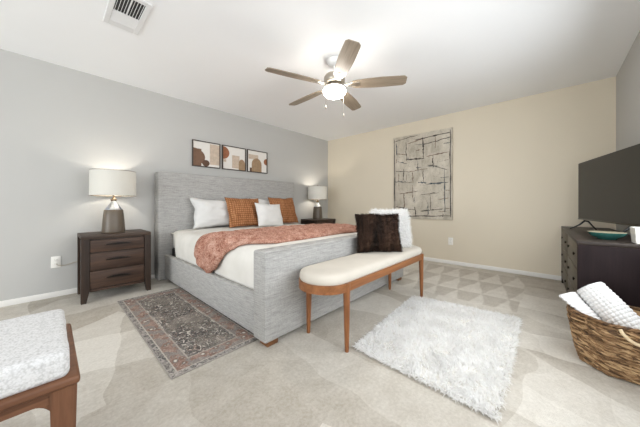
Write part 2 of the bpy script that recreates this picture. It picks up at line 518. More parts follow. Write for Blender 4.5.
# ------------------------------------------------------------------ bed
bx0, bx1, by0, by1 = 0.975, 3.115, 1.39, 3.80
bed = thing('bed', 'large grey linen upholstered bed with tall headboard and low footboard', 'bed', (2.05, 2.6, 0))
def bedpart(name, bm, m, parent=bed, smooth=40):
    for v in bm.verts: v.co.x -= 2.05; v.co.y -= 2.6
    return mobj(name, bm, m, parent, smooth)
bm = bmesh.new(); box(bm, 0.932, 3.215, 3.635, 3.80, 0.0, 1.388, 0.022, 3)
hb = bedpart('headboard', bm, M_linen)
bm = bmesh.new(); box(bm, 0.929, 3.218, 3.630, 3.640, 0.590, 0.598, 0.002, 1)
bedpart('seam', bm, M_linen, hb)
bm = bmesh.new(); box(bm, bx0, bx1, 1.395, 1.545, 0.035, 0.652, 0.018, 3)
fb = bedpart('footboard', bm, M_linen)
bm = bmesh.new()
tube(bm, [(bx0+0.012, 1.394, 0.645), (2.05, 1.392, 0.645), (bx1-0.012, 1.394, 0.645)], 0.005, 6)
tube(bm, [(bx0+0.004, 1.40, 0.05), (bx0+0.004, 1.40, 0.640)], 0.005, 6)
bedpart('piping', bm, M_linen, fb)
for a, b in ((bx0+0.030, bx0+0.083), (bx1-0.075, bx1-0.022)):
    bm = bmesh.new(); box(bm, a, b, 1.545, 3.64, 0.03, 0.325, 0.012, 3)
    bedpart('side_rail', bm, M_linen)
for fx in (bx0+0.03, bx1-0.12):
    bm = bmesh.new(); box(bm, fx, fx+0.09, 1.41, 1.50, 0.0, 0.04, 0.004)
    bedpart('foot', bm, M_footwood)

mat_ = tag(mobj('mattress', B(-0.96, 0.96, -1.03, 1.03, 0.0, 0.20, 0.03, 3), M_white_cotton, None, 40, (2.05, 2.595, 0.40)),
           'white mattress under the ivory quilt inside the grey bed', 'mattress')
tag(mobj('box_spring', B(-0.965, 0.965, -1.03, 1.03, 0.0, 0.34, 0.015), M_black, None, 40, (2.05, 2.595, 0.06)),
    'black box spring under the mattress, seen beside the headboard', 'box spring')

# quilt: cross-section in x swept along y
ZT = 0.632
half = [(-0.985, 0.262), (-0.985, 0.318), (-0.992, 0.36), (-0.998, 0.41), (-1.000, 0.46), (-0.996, 0.51), (-0.985, 0.555), (-0.962, 0.592), (-0.93, 0.615), (-0.88, 0.627), (-0.80, ZT), (-0.68, ZT+.002)]
prof = half + [(-0.68+1.36*i/16, ZT+0.002+0.008*sin(pi*i/16)) for i in range(1, 16)] + [(-a, b) for a, b in half[::-1]]
acc = [0.0]
for a, b in zip(prof, prof[1:]): acc.append(acc[-1]+sqrt((a[0]-b[0])**2+(a[1]-b[1])**2))
def quilt_pt(s):
    """point and outward normal on the quilt section at arc length s (negative = below hem)"""
    if s <= 0: return prof[0][0]-0.0, prof[0][1]+s, -1.0, 0.0
    for i in range(len(acc)-1):
        if s <= acc[i+1]:
            t = (s-acc[i])/(acc[i+1]-acc[i]); a, b = prof[i], prof[i+1]
            x = a[0]+(b[0]-a[0])*t; z = a[1]+(b[1]-a[1])*t
            # smooth normal from a wider chord
            lo = prof[max(i-1, 0)]; hi = prof[min(i+2, len(prof)-1)]
            dx, dz = hi[0]-lo[0], hi[1]-lo[1]; L = sqrt(dx*dx+dz*dz)
            return x, z, -dz/L, dx/L
    return prof[-1][0], prof[-1][1], 1.0, 0.0
bm = bmesh.new(); NY = 70; g = []
for j in range(NY+1):
    y = -1.035+2.06*j/NY
    row = []
    k = max(0.0, min(1.0, (y-0.80)/0.10))        # the side drop ends short of the headboard
    for i, (x, z) in enumerate(prof):
        zz = z
        side = max(0.0, min(1.0, (0.60-z)/0.2))
        if z < 0.60: zz = z+(0.60-z)*k*0.95
        xx = x*(1+0.003*side*sin(y*9)+0.007*side*fnoise(y*3.5, 1, 2)) 
        if z < 0.6 and k > 0: xx = xx*(1-0.02*k)
        if side == 0: zz += 0.006*fnoise(x*2.5, y*2.5, 4)+0.003*fnoise(x*7, y*7, 1)
        row.append(bm.verts.new((xx, y, zz)))
    g.append(row)
for j in range(NY):
    for i in range(len(prof)-1):
        bm.faces.new((g[j][i], g[j][i+1], g[j+1][i+1], g[j+1][i]))
qo = mobj('quilt', bm, M_quilt, None, 180, (2.05, 2.595, 0))
sd = qo.modifiers.new('thick', 'SOLIDIFY'); sd.thickness = 0.014; sd.offset = -1
tag(qo, 'ivory quilt spread over the bed and tucked behind the side rails', 'quilt')

# knitted throw across the foot of the bed
STOT = acc[-1]
bm = bmesh.new(); NS, NV = 150, 44; g = []
for i in range(NS+1):
    row = []
    for j in range(NV+1):
        v = j/NV                                   # 0 near edge (towards footboard), 1 far edge
        # hem of the hanging left end, as depth below the hem of the quilt
        yv = 2.04+0.68*v
        hemz = 0.298+0.20*abs(v-0.58)**1.5*3.2+0.012*sin(v*19)
        s0 = hemz-0.262
        s1 = STOT-0.10
        s = s0+(s1-s0)*(i/NS)
        x, z, nx, nz = quilt_pt(s)
        top = max(0.0, min(1.0, (x+1.0)/0.25))
        t2 = max(0.0, min(1.0, (x+1.0)/2.0))
        ynear = (2.02-0.30*top)-0.05*t2 + 0.02*fnoise(x*3, 0, 3)
        yfar = (2.72-0.03*top)-0.02*t2 - 0.22*max(0, t2-0.55) + 0.025*fnoise(x*2.5, 5, 3)
        y = ynear+(yfar-ynear)*v
        fold = 0.016*sin(v*26+1.4*fnoise(x*1.6, 2, 7)*2)+0.012*fnoise(x*6, v*9, 2)+0.010*fnoise(x*14, v*16, 5)
        edge = min(1.0, min(v, 1-v)*9, i/3.0+0.2)
        off = 0.024+(0.016+fold+0.018*(1-top))*edge
        row.append(bm.verts.new((x+nx*off, y-2.595, z+nz*off)))
    g.append(row)
for i in range(NS):
    for j in range(NV):
        bm.faces.new((g[i][j], g[i+1][j], g[i+1][j+1], g[i][j+1]))
to = mobj('throw_blanket', bm, M_knit, None, 180, (2.05, 2.595, 0))
sd = to.modifiers.new('thick', 'SOLIDIFY'); sd.thickness = 0.022; sd.offset = -1
tag(to, 'dusty pink knitted throw laid across the foot of the bed', 'throw blanket')

# pillows on the bed
def place_pillow(name, bm, m, label, cat, loc, lean, rz=0, roll=0, group=None):
    o = mobj(name, bm, m, None, 180, loc)
    o.rotation_euler = (-lean, roll, rz)
    return tag(o, label, cat, group)
ZQ = 0.642
place_pillow('bed_pillow', pillow_bm(0.90, 0.44, 0.21, seed=1, pinch=0.10, wr=0.03, sag=0.03), M_white_cotton,
             'white pillow leaning on the headboard at its left end', 'pillow', (1.72, 3.44, ZQ), radians(14), 0, 0, 'white bed pillows')
place_pillow('bed_pillow', pillow_bm(0.90, 0.44, 0.21, seed=11, pinch=0.10, wr=0.03, sag=0.01), M_white_cotton,
             'white pillow leaning on the headboard behind the right rust pillow', 'pillow', (2.64, 3.44, ZQ), radians(14), 0, 0, 'white bed pillows')
place_pillow('throw_pillow', pillow_bm(0.55, 0.46, 0.17, seed=4, pinch=0.08, wr=0.014), M_rust,
             'rust woven pillow overlapping the left white bed pillow', 'pillow', (1.945, 3.215, ZQ), radians(22), radians(-2), radians(1), 'rust woven pillows')
place_pillow('throw_pillow', pillow_bm(0.55, 0.47, 0.17, seed=5, pinch=0.08, wr=0.014), M_rust,
             'rust woven pillow at the right end of the bed behind the small white cushion', 'pillow', (2.695, 3.235, ZQ), radians(20), radians(2), 0, 'rust woven pillows')
place_pillow('throw_pillow', pillow_bm(0.46, 0.37, 0.15, seed=8, pinch=0.08, wr=0.014), M_white_cotton,
             'small white square cushion in front, between the two rust pillows', 'cushion', (2.23, 3.02, ZQ-0.004), radians(22), radians(-1), radians(3))

# ------------------------------------------------------------------ nightstands
def make_nightstand(label):
    t = thing('nightstand', label, 'nightstand', (0.497, 3.557, 0), 0, 'dark wood nightstands')
    w, d, h = 0.288, 0.227, 0.66
    bm = B(-w+0.03, w-0.03, -d+0.018, d-0.005, 0.105, h-0.03, 0.003); mobj('cabinet_body', bm, M_walnut_v, t)
    bm = B(-w, w, -d-0.004, d, h-0.034, h, 0.004); mobj('tabletop', bm, M_walnut, t)
    for sx in (-1, 1):
        for sy in (-1, 1):
            bm = bmesh.new(); x0, x1 = sorted((sx*w, sx*(w-0.062))); y0, y1 = sorted((sy*d, sy*(d-0.055)))
            ys = (y0, y1)
            # straight post that tapers on its inner side below the drawers
            inner = x1 if sx < 0 else x0; outer = x0 if sx < 0 else x1
            poly = [(outer, 0), (outer, h-0.034), (inner, h-0.034), (inner, 0.115), (outer+(inner-outer)*0.62, 0)]
            prism(bm, poly, y0, y1, 'y')
            mobj('leg', bm, M_walnut_v, t, 25)
    z = h-0.046
    for k, hh in enumerate((0.125, 0.175, 0.180)):
        z1 = z; z0 = z-hh
        bm = B(-w+0.066, w-0.066, -d+0.002, -d+0.024, z0+0.004, z1-0.004, 0.004)
        dr = mobj('drawer', bm, M_walnut_d, t, 35)
        bm = bmesh.new(); zc = (z0+z1)/2+0.012
        n = 12; pts = []
        up = [(-0.105+0.21*i/n, zc+0.011*sin(pi*i/n)) for i in range(n+1)]
        dn = [(0.105-0.21*i/n, zc-0.006-0.004*sin(pi*i/n)) for i in range(n+1)]
        prism(bm, up+dn, -d-0.012, -d+0.004, 'y')
        mobj('pull', bm, M_pull, dr)
        z = z0-0.004
    bm = B(-w+0.066, w-0.066, -d+0.006, -d+0.03, 0.10, 0.126, 0.004); mobj('bottom_rail', bm, M_walnut_d, t)
    return t
ns = make_nightstand('dark walnut three-drawer nightstand left of the bed')
ns2 = dup(ns, (3.805, 3.557, 0), 0, 'dark nightstand in the far corner right of the bed, mostly hidden')

# ------------------------------------------------------------------ table lamps
def make_lamp(label):
    t = thing('table_lamp', label, 'lamp', (0.488, 3.57, 0.66), 0, 'bedside table lamps')
    bm = lathe(bmesh.new(), [(0.097, 0), (0.103, 0.004), (0.104, 0.012), (0.099, 0.09), (0.092, 0.18), (0.084, 0.245), (0.080, 0.252)], 48)
    mobj('lamp_base', bm, M_lampbase, t, 50)
    bm = lathe(bmesh.new(), [(0.078, 0.25), (0.072, 0.264), (0.058, 0.285), (0.043, 0.308), (0.032, 0.328), (0.024, 0.345)], 40)
    mobj('shoulder', bm, M_mercury, t, 60)
    bm = lathe(bmesh.new(), [(0.016, 0.34), (0.026, 0.35), (0.030, 0.360), (0.026, 0.370), (0.014, 0.378), (0.009, 0.39), (0.009, 0.47), (0.015, 0.475), (0.015, 0.51)], 24)
    mobj('neck', bm, M_bronze, t, 50)
    bm = bmesh.new(); lathe(bm, [(0.203, 0.405), (0.200, 0.677)], 64, caps=False)
    sh = mobj('lamp_shade', bm, M_shade, t, 60)
    bm = bmesh.new()
    for zz, rr in ((0.405, 0.203), (0.677, 0.200)):
        tube(bm, [(rr*cos(a*pi/24), rr*sin(a*pi/24), zz) for a in range(48)], 0.0025, 6, True)
    for k in range(3):
        a = k*2*pi/3; tube(bm, [(0.2*cos(a), 0.2*sin(a), 0.668), (0.01*cos(a), 0.01*sin(a), 0.660)], 0.0022, 6)
    tube(bm, [(0.0, 0.0, 0.51), (0.035, 0.0, 0.55), (0.035, 0, 0.62), (0, 0, 0.662)], 0.002, 6)
    mobj('shade_ring', bm, M_bronze, sh, 60)
    bm = lathe(bmesh.new(), [(0.004, 0.655), (0.006, 0.672), (0.014, 0.680), (0.016, 0.690), (0.012, 0.699), (0.004, 0.702)], 20)
    mobj('finial', bm, M_bronze, t, 60)
    bm = lathe(bmesh.new(), [(0.012, 0.505), (0.016, 0.52), (0.026, 0.548), (0.028, 0.565), (0.022, 0.585), (0.008, 0.596)], 20)
    mobj('bulb', bm, M_bulb, t, 60)
    return t
def bulb_light(lamp, e):
    for k, z in enumerate((0.635,)):
        d = bpy.data.lights.new('bulb_light', 'POINT'); d.energy = e; d.color = (1, 0.93, 0.82); d.shadow_soft_size = 0.03
        o = bpy.data.objects.new('bulb_light', d); COL.objects.link(o); o.parent = lamp; o.location = (0.06, 0, 0.565)
LAMP_W = 4.8
lp = make_lamp('lit table lamp on the left nightstand, white drum shade and brown tapered base')
lp2 = dup(lp, (3.80, 3.57, 0.66), 0, 'lit table lamp in the far corner right of the bed')
bulb_light(lp, LAMP_W); bulb_light(lp2, LAMP_W)

# ------------------------------------------------------------------ oval bench at the foot of the bed
def stadium(hx, r, n=14, cx=0, cy=0):
    P = []
    for i in range(n+1):
        a = -pi/2+pi*i/n; P.append((cx+hx-r+r*cos(a), cy+r*sin(a)))
    for i in range(n+1):
        a = pi/2+pi*i/n; P.append((cx-hx+r+r*cos(a), cy+r*sin(a)))
    return P
ob = thing('oval_bench', 'oval honey wood bench with cream cushion at the foot of the bed', 'bench', (1.985, 1.168, 0))
bm = bmesh.new(); outer = stadium(0.825, 0.190, 14, -0.024); inner = stadium(0.790, 0.155, 14, -0.024)
rings = []
for poly, z in ((inner, 0.402), (outer, 0.398), (outer, 0.452), (inner, 0.456)):
    rings.append([bm.verts.new((x, y, z)) for x, y in poly])
for a, b in zip(rings, rings[1:]+rings[:1]):
    n = len(a)
    for i in range(n): bm.faces.new((a[i], a[(i+1) % n], b[(i+1) % n], b[i]))
mobj('apron', bm, M_honey, ob, 40)
bm = bmesh.new(); rings = []
for off, z in ((0.03, 0.440), (0.012, 0.448), (0.004, 0.458), (0.000, 0.475), (0.003, 0.495), (0.013, 0.509), (0.032, 0.517), (0.07, 0.521), (0.13, 0.523)):
    rings.append([bm.verts.new((x, y, z)) for x, y in stadium(0.820-off, 0.187-off, 14, -0.024)])
for a, b in zip(rings, rings[1:]):
    n = len(a)
    for i in range(n): bm.faces.new((a[i], a[(i+1) % n], b[(i+1) % n], b[i]))
bm.faces.new(rings[0]); bm.faces.new(rings[-1])
mobj('cushion', bm, M_cushion_cream, ob, 60)
for sx in (-1, 1):
    for sy in (-1, 1):
        bm = leg(bmesh.new(), sx*0.648, sy*0.176, 0.0, 0.455, 0.0135, 0.0245, 16, sx*0.004, sy*0.004)
        mobj('leg', bm, M_honey_v, ob, 50)

# fur pillows on the bench
bmd = pillow_bm(0.44, 0.37, 0.16, seed=21, pinch=0.09, wr=0.022)
smp = sample_faces(bmd, 9000)
dp = thing('fur_pillow', 'dark brown fur pillow propped on the oval bench', 'pillow', (2.108, 1.178, 0.520), 0)
dp.rotation_euler = (-radians(12), 0, radians(-40.5))
mobj('pillow_body', bmd, M_dfur, dp, 180)
link_mesh('fur', fur_mesh('dark_fur', smp, 0.020, 0.0040, 0.9, 0.5, 0.3), M_dfur, dp, 180)
bmw = pillow_bm(0.40, 0.39, 0.15, seed=31, pinch=0.08, wr=0.02)
smp = sample_faces(bmw, 9000)
wp = thing('fur_pillow', 'white shaggy fur pillow behind the dark brown pillow on the bench', 'pillow', (2.405, 1.205, 0.526), 0)
wp.rotation_euler = (-radians(12), 0, radians(-42))
mobj('pillow_body', bmw, M_wfur, wp, 180)
link_mesh('fur', fur_mesh('white_fur', smp, 0.046, 0.0055, 1.3, 0.2, 0.9), M_wfur, wp, 180)

# ------------------------------------------------------------------ rectangular bench in the near left corner
nb = thing('rectangular_bench', 'brown wooden bench with white nubby seat in the near left corner', 'bench', (-0.474, 1.31, 0))
hx, hy = 0.54, 0.25
bm = bmesh.new(); box(bm, -hx, hx, -hy, hy, 0.427, 0.453, 0.009, 3)
mobj('seat_frame', bm, M_chest, nb)
def arch(x0, x1):
    zb, rw, rh, n = 0.398, 0.050, 0.085, 10
    P = [(x0, 0.427), (x1, 0.427)]
    P += [(x1-rw*(1-cos(pi/2*i/n)), zb-rh+rh*sin(pi/2*i/n)) for i in range(n+1)]
    P += [(x0+rw*(1-cos(pi/2*i/n)), zb-rh+rh*sin(pi/2*i/n)) for i in range(n, -1, -1)]
    return P
for sy in (-1, 1):
    y0, y1 = sorted((sy*(hy-0.012), sy*(hy-0.036)))
    bm = prism(bmesh.new(), arch(-hx+0.05, hx-0.05), y0, y1, 'y'); mobj('apron', bm, M_chest, nb, 40)
for sx in (-1, 1):
    x0, x1 = sorted((sx*(hx-0.012), sx*(hx-0.036)))
    bm = prism(bmesh.new(), arch(-hy+0.05, hy-0.05), x0, x1, 'x'); mobj('apron', bm, M_chest_v, nb, 40)
    for sy in (-1, 1):
        bm = leg(bmesh.new(), sx*(hx-0.036), sy*(hy-0.036), 0, 0.427, 0.019, 0.029, 4, 0, 0, True)
        mobj('leg', bm, M_chest_v, nb, 30)
bm = bmesh.new(); vs = box(bm, -hx+0.015, hx-0.022, -hy+0.012, hy-0.012, 0.450, 0.533, 0.020, 4)
bmesh.ops.subdivide_edges(bm, edges=[e for e in bm.edges if e.calc_length() > 0.2], cuts=10, use_grid_fill=True)
for v in bm.verts:
    if v.co.z > 0.47:
        v.co.z += 0.003*fnoise(v.co.x*5, v.co.y*5, 1)
        v.co.x += 0.005*fnoise(v.co.y*9, v.co.z*9, 3); v.co.y += 0.005*fnoise(v.co.x*9, v.co.z*9, 6)
mobj('cushion', bm, M_boucle, nb, 60)

# ------------------------------------------------------------------ rugs
def persian():
    n = N('faded_patterned_rug'); v = n.coord()
    X, Y, Z = n.sep(v)
    hw, hl = 0.30, 0.812
    dx = n.math('SUBTRACT', hw, n.math('ABSOLUTE', X)); dy = n.math('SUBTRACT', hl, n.math('ABSOLUTE', Y))
    e = n.math('MINIMUM', dx, dy)                                   # distance from the edge
    # ornament mirrored about both axes, then warped so that it looks hand knotted
    cmb = n.new('ShaderNodeCombineXYZ'); n.link(n.math('ABSOLUTE', X), cmb.inputs[0]); n.link(n.math('ABSOLUTE', Y), cmb.inputs[1])
    wn = n.new('ShaderNodeTexNoise'); wn.inputs['Scale'].default_value = 16; n.link(v, wn.inputs['Vector'])
    ws = n.new('ShaderNodeVectorMath', operation='SCALE'); n.link(wn.outputs['Color'], ws.inputs[0]); ws.inputs['Scale'].default_value = 0.03
    wa = n.new('ShaderNodeVectorMath', operation='ADD'); n.link(cmb.outputs[0], wa.inputs[0]); n.link(ws.outputs[0], wa.inputs[1])
    sv = wa.outputs[0]
    orn = n.voro(n.coord((1, 1, 1), vec=sv), 21, 'Distance'); orc = n.sep(n.voro(n.coord((1, 1, 1), vec=sv), 21, 'Color'))
    orn2 = n.voro(n.coord((1, 1, 1), vec=sv), 44, 'Distance')
    fine = n.noise(n.coord((1, 0.8, 1), vec=sv), 26, 4, 0.65, 1.6)
    wear = n.noise(v, 6, 6, 0.75); wear2 = n.noise(v, 110, 2); patch = n.noise(v, 3.2, 2)
    fld = n.ramp(fine, [(0.38, lin(204, 196, 184)), (0.44, lin(104, 98, 96)), (0.49, lin(26, 28, 32)), (0.56, lin(48, 46, 48)), (0.61, lin(128, 98, 86)), (0.66, lin(208, 198, 186))])
    fld = n.mix(n.math('MULTIPLY', n.math('SUBTRACT', patch, 0.42, clamp=True), 1.7), fld, lin(160, 150, 138))
    bord = n.ramp(orn, [(0.16, lin(216, 208, 196)), (0.30, lin(84, 78, 78)), (0.40, lin(118, 84, 72)), (0.8, lin(150, 118, 106))])
    bord = n.mix(n.math('GREATER_THAN', orc[0], 0.6), bord, lin(124, 116, 112))
    bord = n.mix(n.math('MULTIPLY', n.math('LESS_THAN', orn2, 0.25), 0.6), bord, lin(176, 166, 154))
    guard = n.ramp(n.noise(n.coord((1, 1, 1), vec=sv), 40, 2, 0.5, 1.0), [(0.4, lin(70, 68, 70)), (0.6, lin(168, 162, 156))])
    c = n.mix(n.math('GREATER_THAN', e, 0.040), guard, bord)
    c = n.mix(n.math('LESS_THAN', n.math('ABSOLUTE', n.math('SUBTRACT', e, 0.040)), 0.004), c, lin(178, 170, 160))
    ee = n.math('ADD', e, n.math('MULTIPLY', n.math('SUBTRACT', wear, 0.5), 0.03))
    c = n.mix(n.math('GREATER_THAN', ee, 0.135), c, fld)
    for p in (0.133, 0.152):
        line = n.math('LESS_THAN', n.math('ABSOLUTE', n.math('SUBTRACT', e, p)), 0.005)
        c = n.mix(n.math('MULTIPLY', line, 0.75), c, lin(170, 162, 152) if p < 0.14 else lin(88, 84, 84))
    c = n.mix(n.math('MULTIPLY', n.math('SUBTRACT', wear, 0.44, clamp=True), 1.6), c, lin(172, 163, 152))
    c = n.mix(n.math('LESS_THAN', e, 0.006), c, lin(150, 144, 138))
    c = n.mix(0.20, c, n.ramp(wear2, [(0.3, lin(50, 47, 46)), (0.7, lin(214, 207, 198))]))
    n.bump(wear2, 0.3, 0.003)
    return n.done(c, 0.95, 0, 0.1)
bm = bmesh.new(); box(bm, -0.30, 0.30, -0.812, 0.812, 0.0, 0.008, 0.003, 1)
tag(mobj('area_rug', bm, persian(), None, 40, (0.76, 2.355, 0.0)), 'faded rust and charcoal patterned rug beside the bed', 'rug')

sr = thing('shag_rug', 'white shaggy rug on the carpet in front of the oval bench', 'rug', (2.005, 0.585, 0))
cor = [Vector((1.412, 0.955)), Vector((1.378, 0.185)), Vector((2.650, 0.200)), Vector((2.55, 1.03))]
for c in cor: c -= Vector((2.005, 0.585))
def bil(u, v): return cor[1]*(1-u)*(1-v)+cor[2]*u*(1-v)+cor[3]*u*v+cor[0]*(1-u)*v
bm = bmesh.new(); n = 24; g = []
for top in (0, 1):
    gg = []
    for i in range(n+1):
        r = []
        for j in range(n+1):
            p = bil(i/n, j/n)*0.985; e = 0.004*fnoise(i*.9, j*.9, 2)
            r.append(bm.verts.new((p.x, p.y, 0.002 if not top else 0.014+e)))
        gg.append(r)
    g.append(gg)
    for i in range(n):
        for j in range(n):
            q = (gg[i][j], gg[i+1][j], gg[i+1][j+1], gg[i][j+1]); bm.faces.new(q if top else q[::-1])
edge = [(i, 0) for i in range(n)]+[(n, j) for j in range(n)]+[(i, n) for i in range(n, 0, -1)]+[(0, j) for j in range(n, 0, -1)]
for a, b in zip(edge, edge[1:]+edge[:1]):
    bm.faces.new((g[0][a[0]][a[1]], g[0][b[0]][b[1]], g[1][b[0]][b[1]], g[1][a[0]][a[1]]))
mobj('backing', bm, M_wback, sr, 30)
smp = []
for k in range(4200):
    p = bil(random.random(), random.random())
    lean = Vector((fnoise(p.x*7, p.y*7, 1), fnoise(p.x*7, p.y*7, 9), 0))*1.6
    for q in range(9):
        o = Vector(((random.random()-.5)*0.016, (random.random()-.5)*0.016, 0))
        smp.append((Vector((p.x, p.y, 0.010))+o, (Vector((0, 0, 0.75))+lean).normalized()))
for k in range(900):                                     # fringe hanging past the edges
    u = random.random(); s = random.randrange(4)
    p = [bil(u, 0), bil(u, 1), bil(0, u), bil(1, u)][s]; out = (p-bil(.5, .5)).normalized()
    for q in range(5):
        smp.append((Vector((p.x+(random.random()-.5)*.02, p.y+(random.random()-.5)*.02, 0.009)), Vector((out.x, out.y, 0.45)).normalized()))
me = fur_mesh('shag', smp, 0.036, 0.0055, 0.9, 0.35, 0.7)
for v in me.vertices:
    if v.co.z < 0.002: v.co.z = 0.002+random.random()*0.004
pile = link_mesh('pile', me, M_wfur, sr, 180)

# ------------------------------------------------------------------ dresser, television, bowl, planter
DR = radians(1.7)
dz = thing('dresser', 'dark brown dresser against the right wall under the television', 'dresser', (3.506, -0.322, 0), DR)
hl, hd, hh = 0.81, 0.20, 0.70
bm = B(-hl+0.004, hl-0.004, -hd, hd-0.022, 0.05, hh-0.026, 0.003); mobj('cabinet_body', bm, M_espresso, dz)
bm = B(-hl, hl, -hd, hd, hh-0.028, hh, 0.004); mobj('tabletop', bm, M_espresso_t, dz)
bm = B(-hl+0.02, hl-0.02, -hd+0.02, hd-0.05, 0.0, 0.052); mobj('plinth', bm, M_espresso, dz)
for sx in (-1, 1):
    x0, x1 = sorted((sx*hl, sx*(hl-0.03)))
    bm = B(x0, x1, -hd, hd-0.003, 0.0, hh-0.028, 0.003); mobj('side_panel', bm, M_espresso, dz)
for c in range(2):
    w = (2*hl-0.06)/2
    for r in range(3):
        z0 = 0.065+r*0.203; x0 = -hl+0.03+c*w
        bm = B(x0+0.005, x0+w-0.005, hd-0.026, hd-0.004, z0+0.005, z0+0.198, 0.004)
        d = mobj('drawer', bm, M_drawerolive, dz)
        for kx in (0.2, 0.8):
            bm = bmesh.new(); lathe(bm, [(0.007, 0), (0.007, 0.004), (0.014, 0.007), (0.015, 0.011), (0.010, 0.014), (0.002, 0.015)], 16)
            bmesh.ops.rotate(bm, cent=(0, 0, 0), matrix=Matrix.Rotation(-pi/2, 3, 'X'), verts=bm.verts[:])
            bmesh.ops.translate(bm, vec=(x0+w*kx, hd-0.005, z0+0.105), verts=bm.verts[:])
            mobj('knob', bm, M_pull, d, 50)

tv = thing('television', 'black flat screen television standing on the dresser', 'television', (3.465, -0.363, 0.70), radians(14))
bm = B(-0.55, 0.55, -0.030, 0.0, 0.105, 0.725, 0.005); mobj('housing', bm, M_tvblack, tv)
bm = B(-0.33, 0.33, -0.055, -0.030, 0.14, 0.48, 0.012); mobj('rear_cover', bm, M_tvblack, tv)
bm = B(-0.543, 0.543, -0.001, 0.0025, 0.122, 0.718, 0.0); mobj('screen', bm, M_screen, tv)
bm = B(-0.55, 0.55, -0.002, 0.004, 0.105, 0.117, 0.001); mobj('bottom_bezel', bm, plain('grey_bezel', lin(70, 64, 54), 0.35, 0.5), tv)
for sx in (-0.40, 0.40):
    bm = tube(bmesh.new(), [(sx, 0.115, 0.006), (sx, 0.08, 0.025), (sx, 0.035, 0.055), (sx, 0.0, 0.095), (sx, -0.03, 0.09), (sx, -0.06, 0.045), (sx, -0.09, 0.006)], [0.006, 0.007, 0.008, 0.010, 0.009, 0.007, 0.006], 8)
    mobj('stand_foot', bm, M_tvblack, tv, 60)

bowl = thing('bowl', 'shallow teal bowl on the dresser in front of the television', 'bowl', (2.955, -0.325, 0.70))
bm = lathe(bmesh.new(), [(0.045, 0.0), (0.052, 0.002), (0.055, 0.009), (0.075, 0.017), (0.093, 0.031), (0.104, 0.050), (0.106, 0.054), (0.103, 0.055)], 48)
mobj('outer_shell', bm, M_teal, bowl, 60)
bm = lathe(bmesh.new(), [(0.1045, 0.0555), (0.100, 0.051), (0.088, 0.034), (0.065, 0.022), (0.03, 0.017), (0.002, 0.0165)], 48)
mobj('inner_glaze', bm, M_bowlin, bowl, 60)

bm = bmesh.new()
r = bmesh.ops.create_cube(bm, size=1.0)
for v in bm.verts:
    k = 0.058 if v.co.z > 0 else 0.050
    v.co = Vector((math.copysign(k, v.co.x), math.copysign(k, v.co.y), 0.112 if v.co.z > 0 else 0.0))
top = max(bm.faces, key=lambda f: f.calc_center_median().z)
bmesh.ops.inset_region(bm, faces=[top], thickness=0.008)
r = bmesh.ops.extrude_face_region(bm, geom=[top])
bmesh.ops.translate(bm, vec=(0, 0, -0.09), verts=[v for v in r['geom'] if isinstance(v, bmesh.types.BMVert)])
bmesh.ops.delete(bm, geom=[top], context='FACES')
bmesh.ops.bevel(bm, geom=[e for e in bm.edges], offset=0.0025, segments=2, affect='EDGES')
o = mobj('planter', bm, M_ceramic, None, 40, (2.79, -0.482, 0.70)); o.rotation_euler = (0, 0, radians(3))
tag(o, 'small white square ceramic pot at the near end of the dresser', 'pot')

# ------------------------------------------------------------------ basket with rolled throw
bk = thing('basket', 'woven brown seagrass basket on the carpet beside the dresser', 'basket', (2.325, -0.318, 0))
def oct_r(a, R, k=0.6):
    s = pi/4; b = ((a+pi/8) % s)-s/2          # corners at multiples of 45 degrees
    o = cos(pi/8)/cos(b)
    return R*(1-k+k*o/ (0.5*(1+cos(pi/8))))
def bas_R(z): 
    t = z/0.315
    return 0.178+0.062*(t**0.8)-0.012*max(0, t-0.75)*2
SEG = 128
def perim(z, off, ph=0, wob=0.0, amp=0.0, rowid=0):
    P = []
    for i in range(SEG):
        a = 2*pi*i/SEG
        R = oct_r(a, bas_R(z), 0.75)+off+amp*sin(a*16+ph)+wob*fnoise(cos(a)*4, sin(a)*4, rowid*3.1)
        dz = 0.006*fnoise(cos(a)*6+9, sin(a)*6, rowid*1.7)
        P.append((R*cos(a), R*sin(a), z+dz))
    return P
bm = bmesh.new(); rows = 30
for k in range(rows):
    z = 0.012+k*(0.285/rows)
    tube(bm, perim(z, 0.0, pi*k, 0.006, 0.0035, k), [0.0055+0.0022*random.random() for _ in range(SEG)], 5, True)
mobj('weave', bm, M_wicker, bk, 180)
# diagonal loose strands lying over the rows
bm = bmesh.new()
for k in range(760):
    a0 = random.random()*2*pi; z0 = 0.02+random.random()*0.27; ln = 0.22+0.32*random.random(); sl = (0.006+0.026*random.random())*(1 if random.random() < .85 else -1); th_ = 0.8+0.7*random.random()
    pts = []
    for i in range(7):
        t = i/6; a = a0+ln*t; z = min(max(z0-sl*t, 0.01), 0.295)
        R = oct_r(a, bas_R(z), 0.75)+0.004+0.006*sin(pi*t)
        pts.append((R*cos(a), R*sin(a), z))
    tube(bm, pts, [q_*th_ for q_ in (0.001, .0032, .0044, .0048, .0044, .0032, .001)], 5)
mobj('loose_strands', bm, M_wicker, bk, 180)
bm = bmesh.new(); lathe(bm, [(bas_R(z)-0.016, z) for z in (0.006, 0.1, 0.2, 0.3)], 48, caps=False)
bm.faces.new([v for v in bm.verts if v.co.z < 0.01])
mobj('lining', bm, M_wicker, bk, 60)
bm = bmesh.new()
for k in range(3):
    pts = []
    for i in range(SEG):
        a = 2*pi*i/SEG; ph = a*22+k*2*pi/3
        R = oct_r(a, bas_R(0.305), 0.75)+0.006*cos(ph)
        pts.append((R*cos(a), R*sin(a), 0.306+0.006*sin(ph)))
    tube(bm, pts, 0.0065, 6, True)
mobj('rim', bm, M_wicker, bk, 180)
